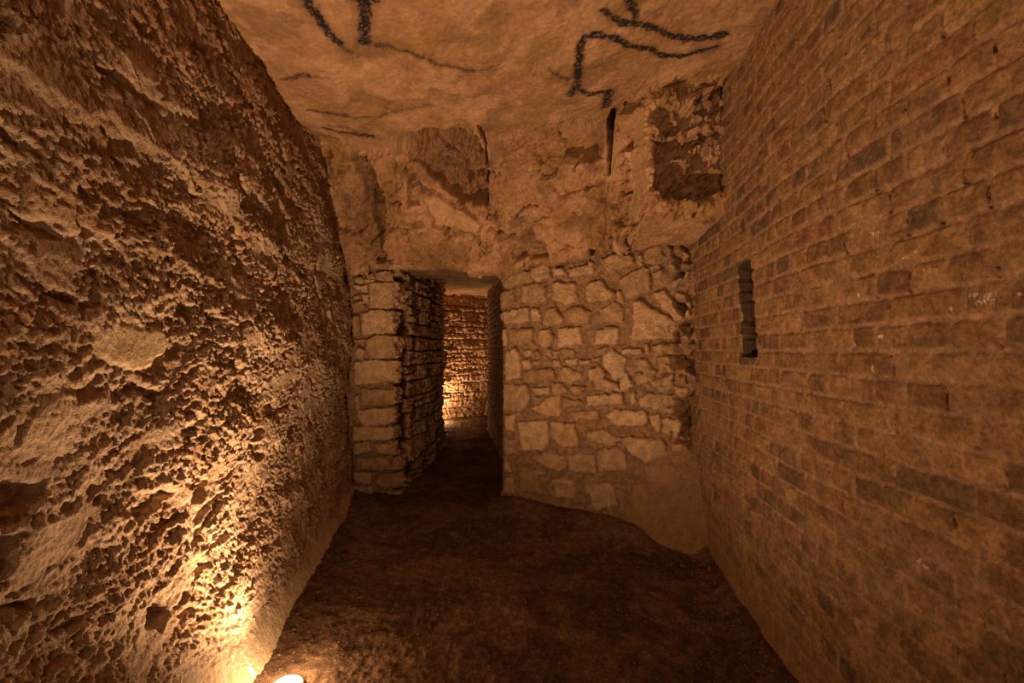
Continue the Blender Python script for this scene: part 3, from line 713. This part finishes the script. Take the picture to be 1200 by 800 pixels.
gm = chip_mesh('grit', range(len(gp)), gz, gp, M_STONE); go = bpy.data.objects.new('grit', gm); scene.collection.objects.link(go)
tag(go, 'fine grit and crumbs scattered over the dark earth floor', 'grit', kind='stuff')

# ================================================================== lamps
def lathe(name, prof, mat, parent, n=32):
    me = bpy.data.meshes.new(name); vs = []; fs = []
    for r, z in prof:
        for k in range(n):
            t = 2 * math.pi * k / n; vs.append((r * math.cos(t), r * math.sin(t), z))
    for i in range(len(prof) - 1):
        for k in range(n): fs.append((i * n + k, i * n + (k + 1) % n, (i + 1) * n + (k + 1) % n, (i + 1) * n + k))
    if prof[-1][0] > 1e-5: fs.append(tuple((len(prof) - 1) * n + k for k in range(n)))
    me.from_pydata(vs, [], fs); me.materials.append(mat)
    for p in me.polygons: p.use_smooth = True
    o = bpy.data.objects.new(name, me); scene.collection.objects.link(o); o.parent = parent; return o
def simple_mat(name, c, rough, metal=0.0, emit=None, strength=0):
    m = bpy.data.materials.new(name); m.use_nodes = True; b = m.node_tree.nodes['Principled BSDF']
    n = m.node_tree.nodes.new('ShaderNodeTexNoise'); n.inputs['Scale'].default_value = 60
    r = m.node_tree.nodes.new('ShaderNodeMapRange'); r.inputs[3].default_value = rough * .7; r.inputs[4].default_value = min(1, rough * 1.3)
    m.node_tree.links.new(n.outputs['Fac'], r.inputs[0]); m.node_tree.links.new(r.outputs[0], b.inputs['Roughness'])
    b.inputs['Base Color'].default_value = (*c, 1); b.inputs['Metallic'].default_value = metal
    if emit: b.inputs['Emission Color'].default_value = (*emit, 1); b.inputs['Emission Strength'].default_value = strength
    return m
M_METAL = simple_mat('lamp_metal', (.30, .28, .25), .4, .9)
M_LENS = simple_mat('lamp_lens', (.9, .85, .75), .2, 0, (1.0, .86, .66), 14.0)
def ground_lamp(name, loc, z, label, watts, r=.055, size=math.radians(165), tilt=(0, 0), spill=SPILL_W):
    e = bpy.data.objects.new(name, None); scene.collection.objects.link(e); e.location = (loc[0], loc[1], z)
    e.empty_display_size = .05
    tag(e, label, 'spotlight')
    lathe('housing', [(r * .80, -.07), (r * 1.15, -.07), (r * 1.18, .006), (r * 1.12, .014), (r * .98, .016), (r * .94, .008)], M_METAL, e)
    lathe('lens', [(r * .95, .006), (r * .93, .014), (r * .75, .022), (r * .4, .028), (0.0001, .030)], M_LENS, e)
    ld = bpy.data.lights.new('beam', 'SPOT'); ld.energy = watts; ld.color = LAMP_COL; ld.spot_size = size; ld.spot_blend = 1.0; ld.shadow_soft_size = r * .5
    lo = bpy.data.objects.new('beam', ld); scene.collection.objects.link(lo); lo.parent = e; lo.location = (0, 0, .06)
    lo.rotation_euler = (math.pi + tilt[0], tilt[1], 0)
    sd_ = bpy.data.lights.new('spill', 'POINT'); sd_.energy = spill; sd_.color = LAMP_COL; sd_.shadow_soft_size = r * .6
    so = bpy.data.objects.new('spill', sd_); scene.collection.objects.link(so); so.parent = e; so.location = (0, 0, .075)
    return e
ground_lamp('ground_spotlight', MAIN_LAMP, .012, 'glowing round ground spotlight at the foot of the rough left wall, nearest the viewer', LAMP_W, size=math.radians(158), tilt=(math.radians(-11), math.radians(13)))
ground_lamp('ground_spotlight.001', FAR_LAMP, .02, 'small glowing ground spotlight at the far end of the passage, beside the pier', FAR_W, size=math.radians(150), tilt=(math.radians(-8), math.radians(12)), spill=22)
ground_lamp('rear_fill_light', REAR_FILL, .02, 'unseen fill light added on the ground behind the viewer', REAR_W)  # added out of view as fill, to brighten the far walls

def add_high_fill(loc, aim, watts):  # unseen fitting added behind the camera to light the back wall from above
    from mathutils import Vector
    e = bpy.data.objects.new('high_fill_light', None); scene.collection.objects.link(e); e.location = loc
    d = Vector(aim) - Vector(loc); e.rotation_euler = d.to_track_quat('Z', 'Y').to_euler()
    tag(e, 'unseen fill light added under the rock roof behind the viewer', 'spotlight')
    lathe('fill_hood', [(.0001, -.14), (.030, -.14), (.042, -.11), (.045, .0), (.048, .03), (.044, .03), (.041, .0)], M_METAL, e)
    lathe('lens', [(.041, .002), (.030, .008), (.0001, .012)], M_LENS, e)
    up = e.rotation_euler.to_matrix().inverted() @ Vector((0, 0, 1))
    a = Vector((0, 0, -.08)); b = a + up * (2.72 - loc[2])
    me = bpy.data.meshes.new('fill_bracket'); q = (b - a).to_track_quat('Z', 'Y').to_matrix(); L = (b - a).length
    vs = [tuple(a + q @ Vector((.008 * math.cos(t), .008 * math.sin(t), z))) for z in (0, L) for t in [k * math.pi / 6 for k in range(12)]]
    me.from_pydata(vs, [], [(k, (k + 1) % 12, 12 + (k + 1) % 12, 12 + k) for k in range(12)]); me.materials.append(M_METAL)
    o = bpy.data.objects.new('fill_bracket', me); scene.collection.objects.link(o); o.parent = e
    ld = bpy.data.lights.new('beam', 'SPOT'); ld.energy = watts; ld.color = LAMP_COL; ld.spot_size = math.radians(95); ld.spot_blend = 1.0; ld.shadow_soft_size = .03
    lo = bpy.data.objects.new('beam', ld); scene.collection.objects.link(lo); lo.parent = e; lo.location = (0, 0, .05); lo.rotation_euler = (math.pi, 0, 0)
add_high_fill(HIGH_FILL, HIGH_AIM, HIGH_W)
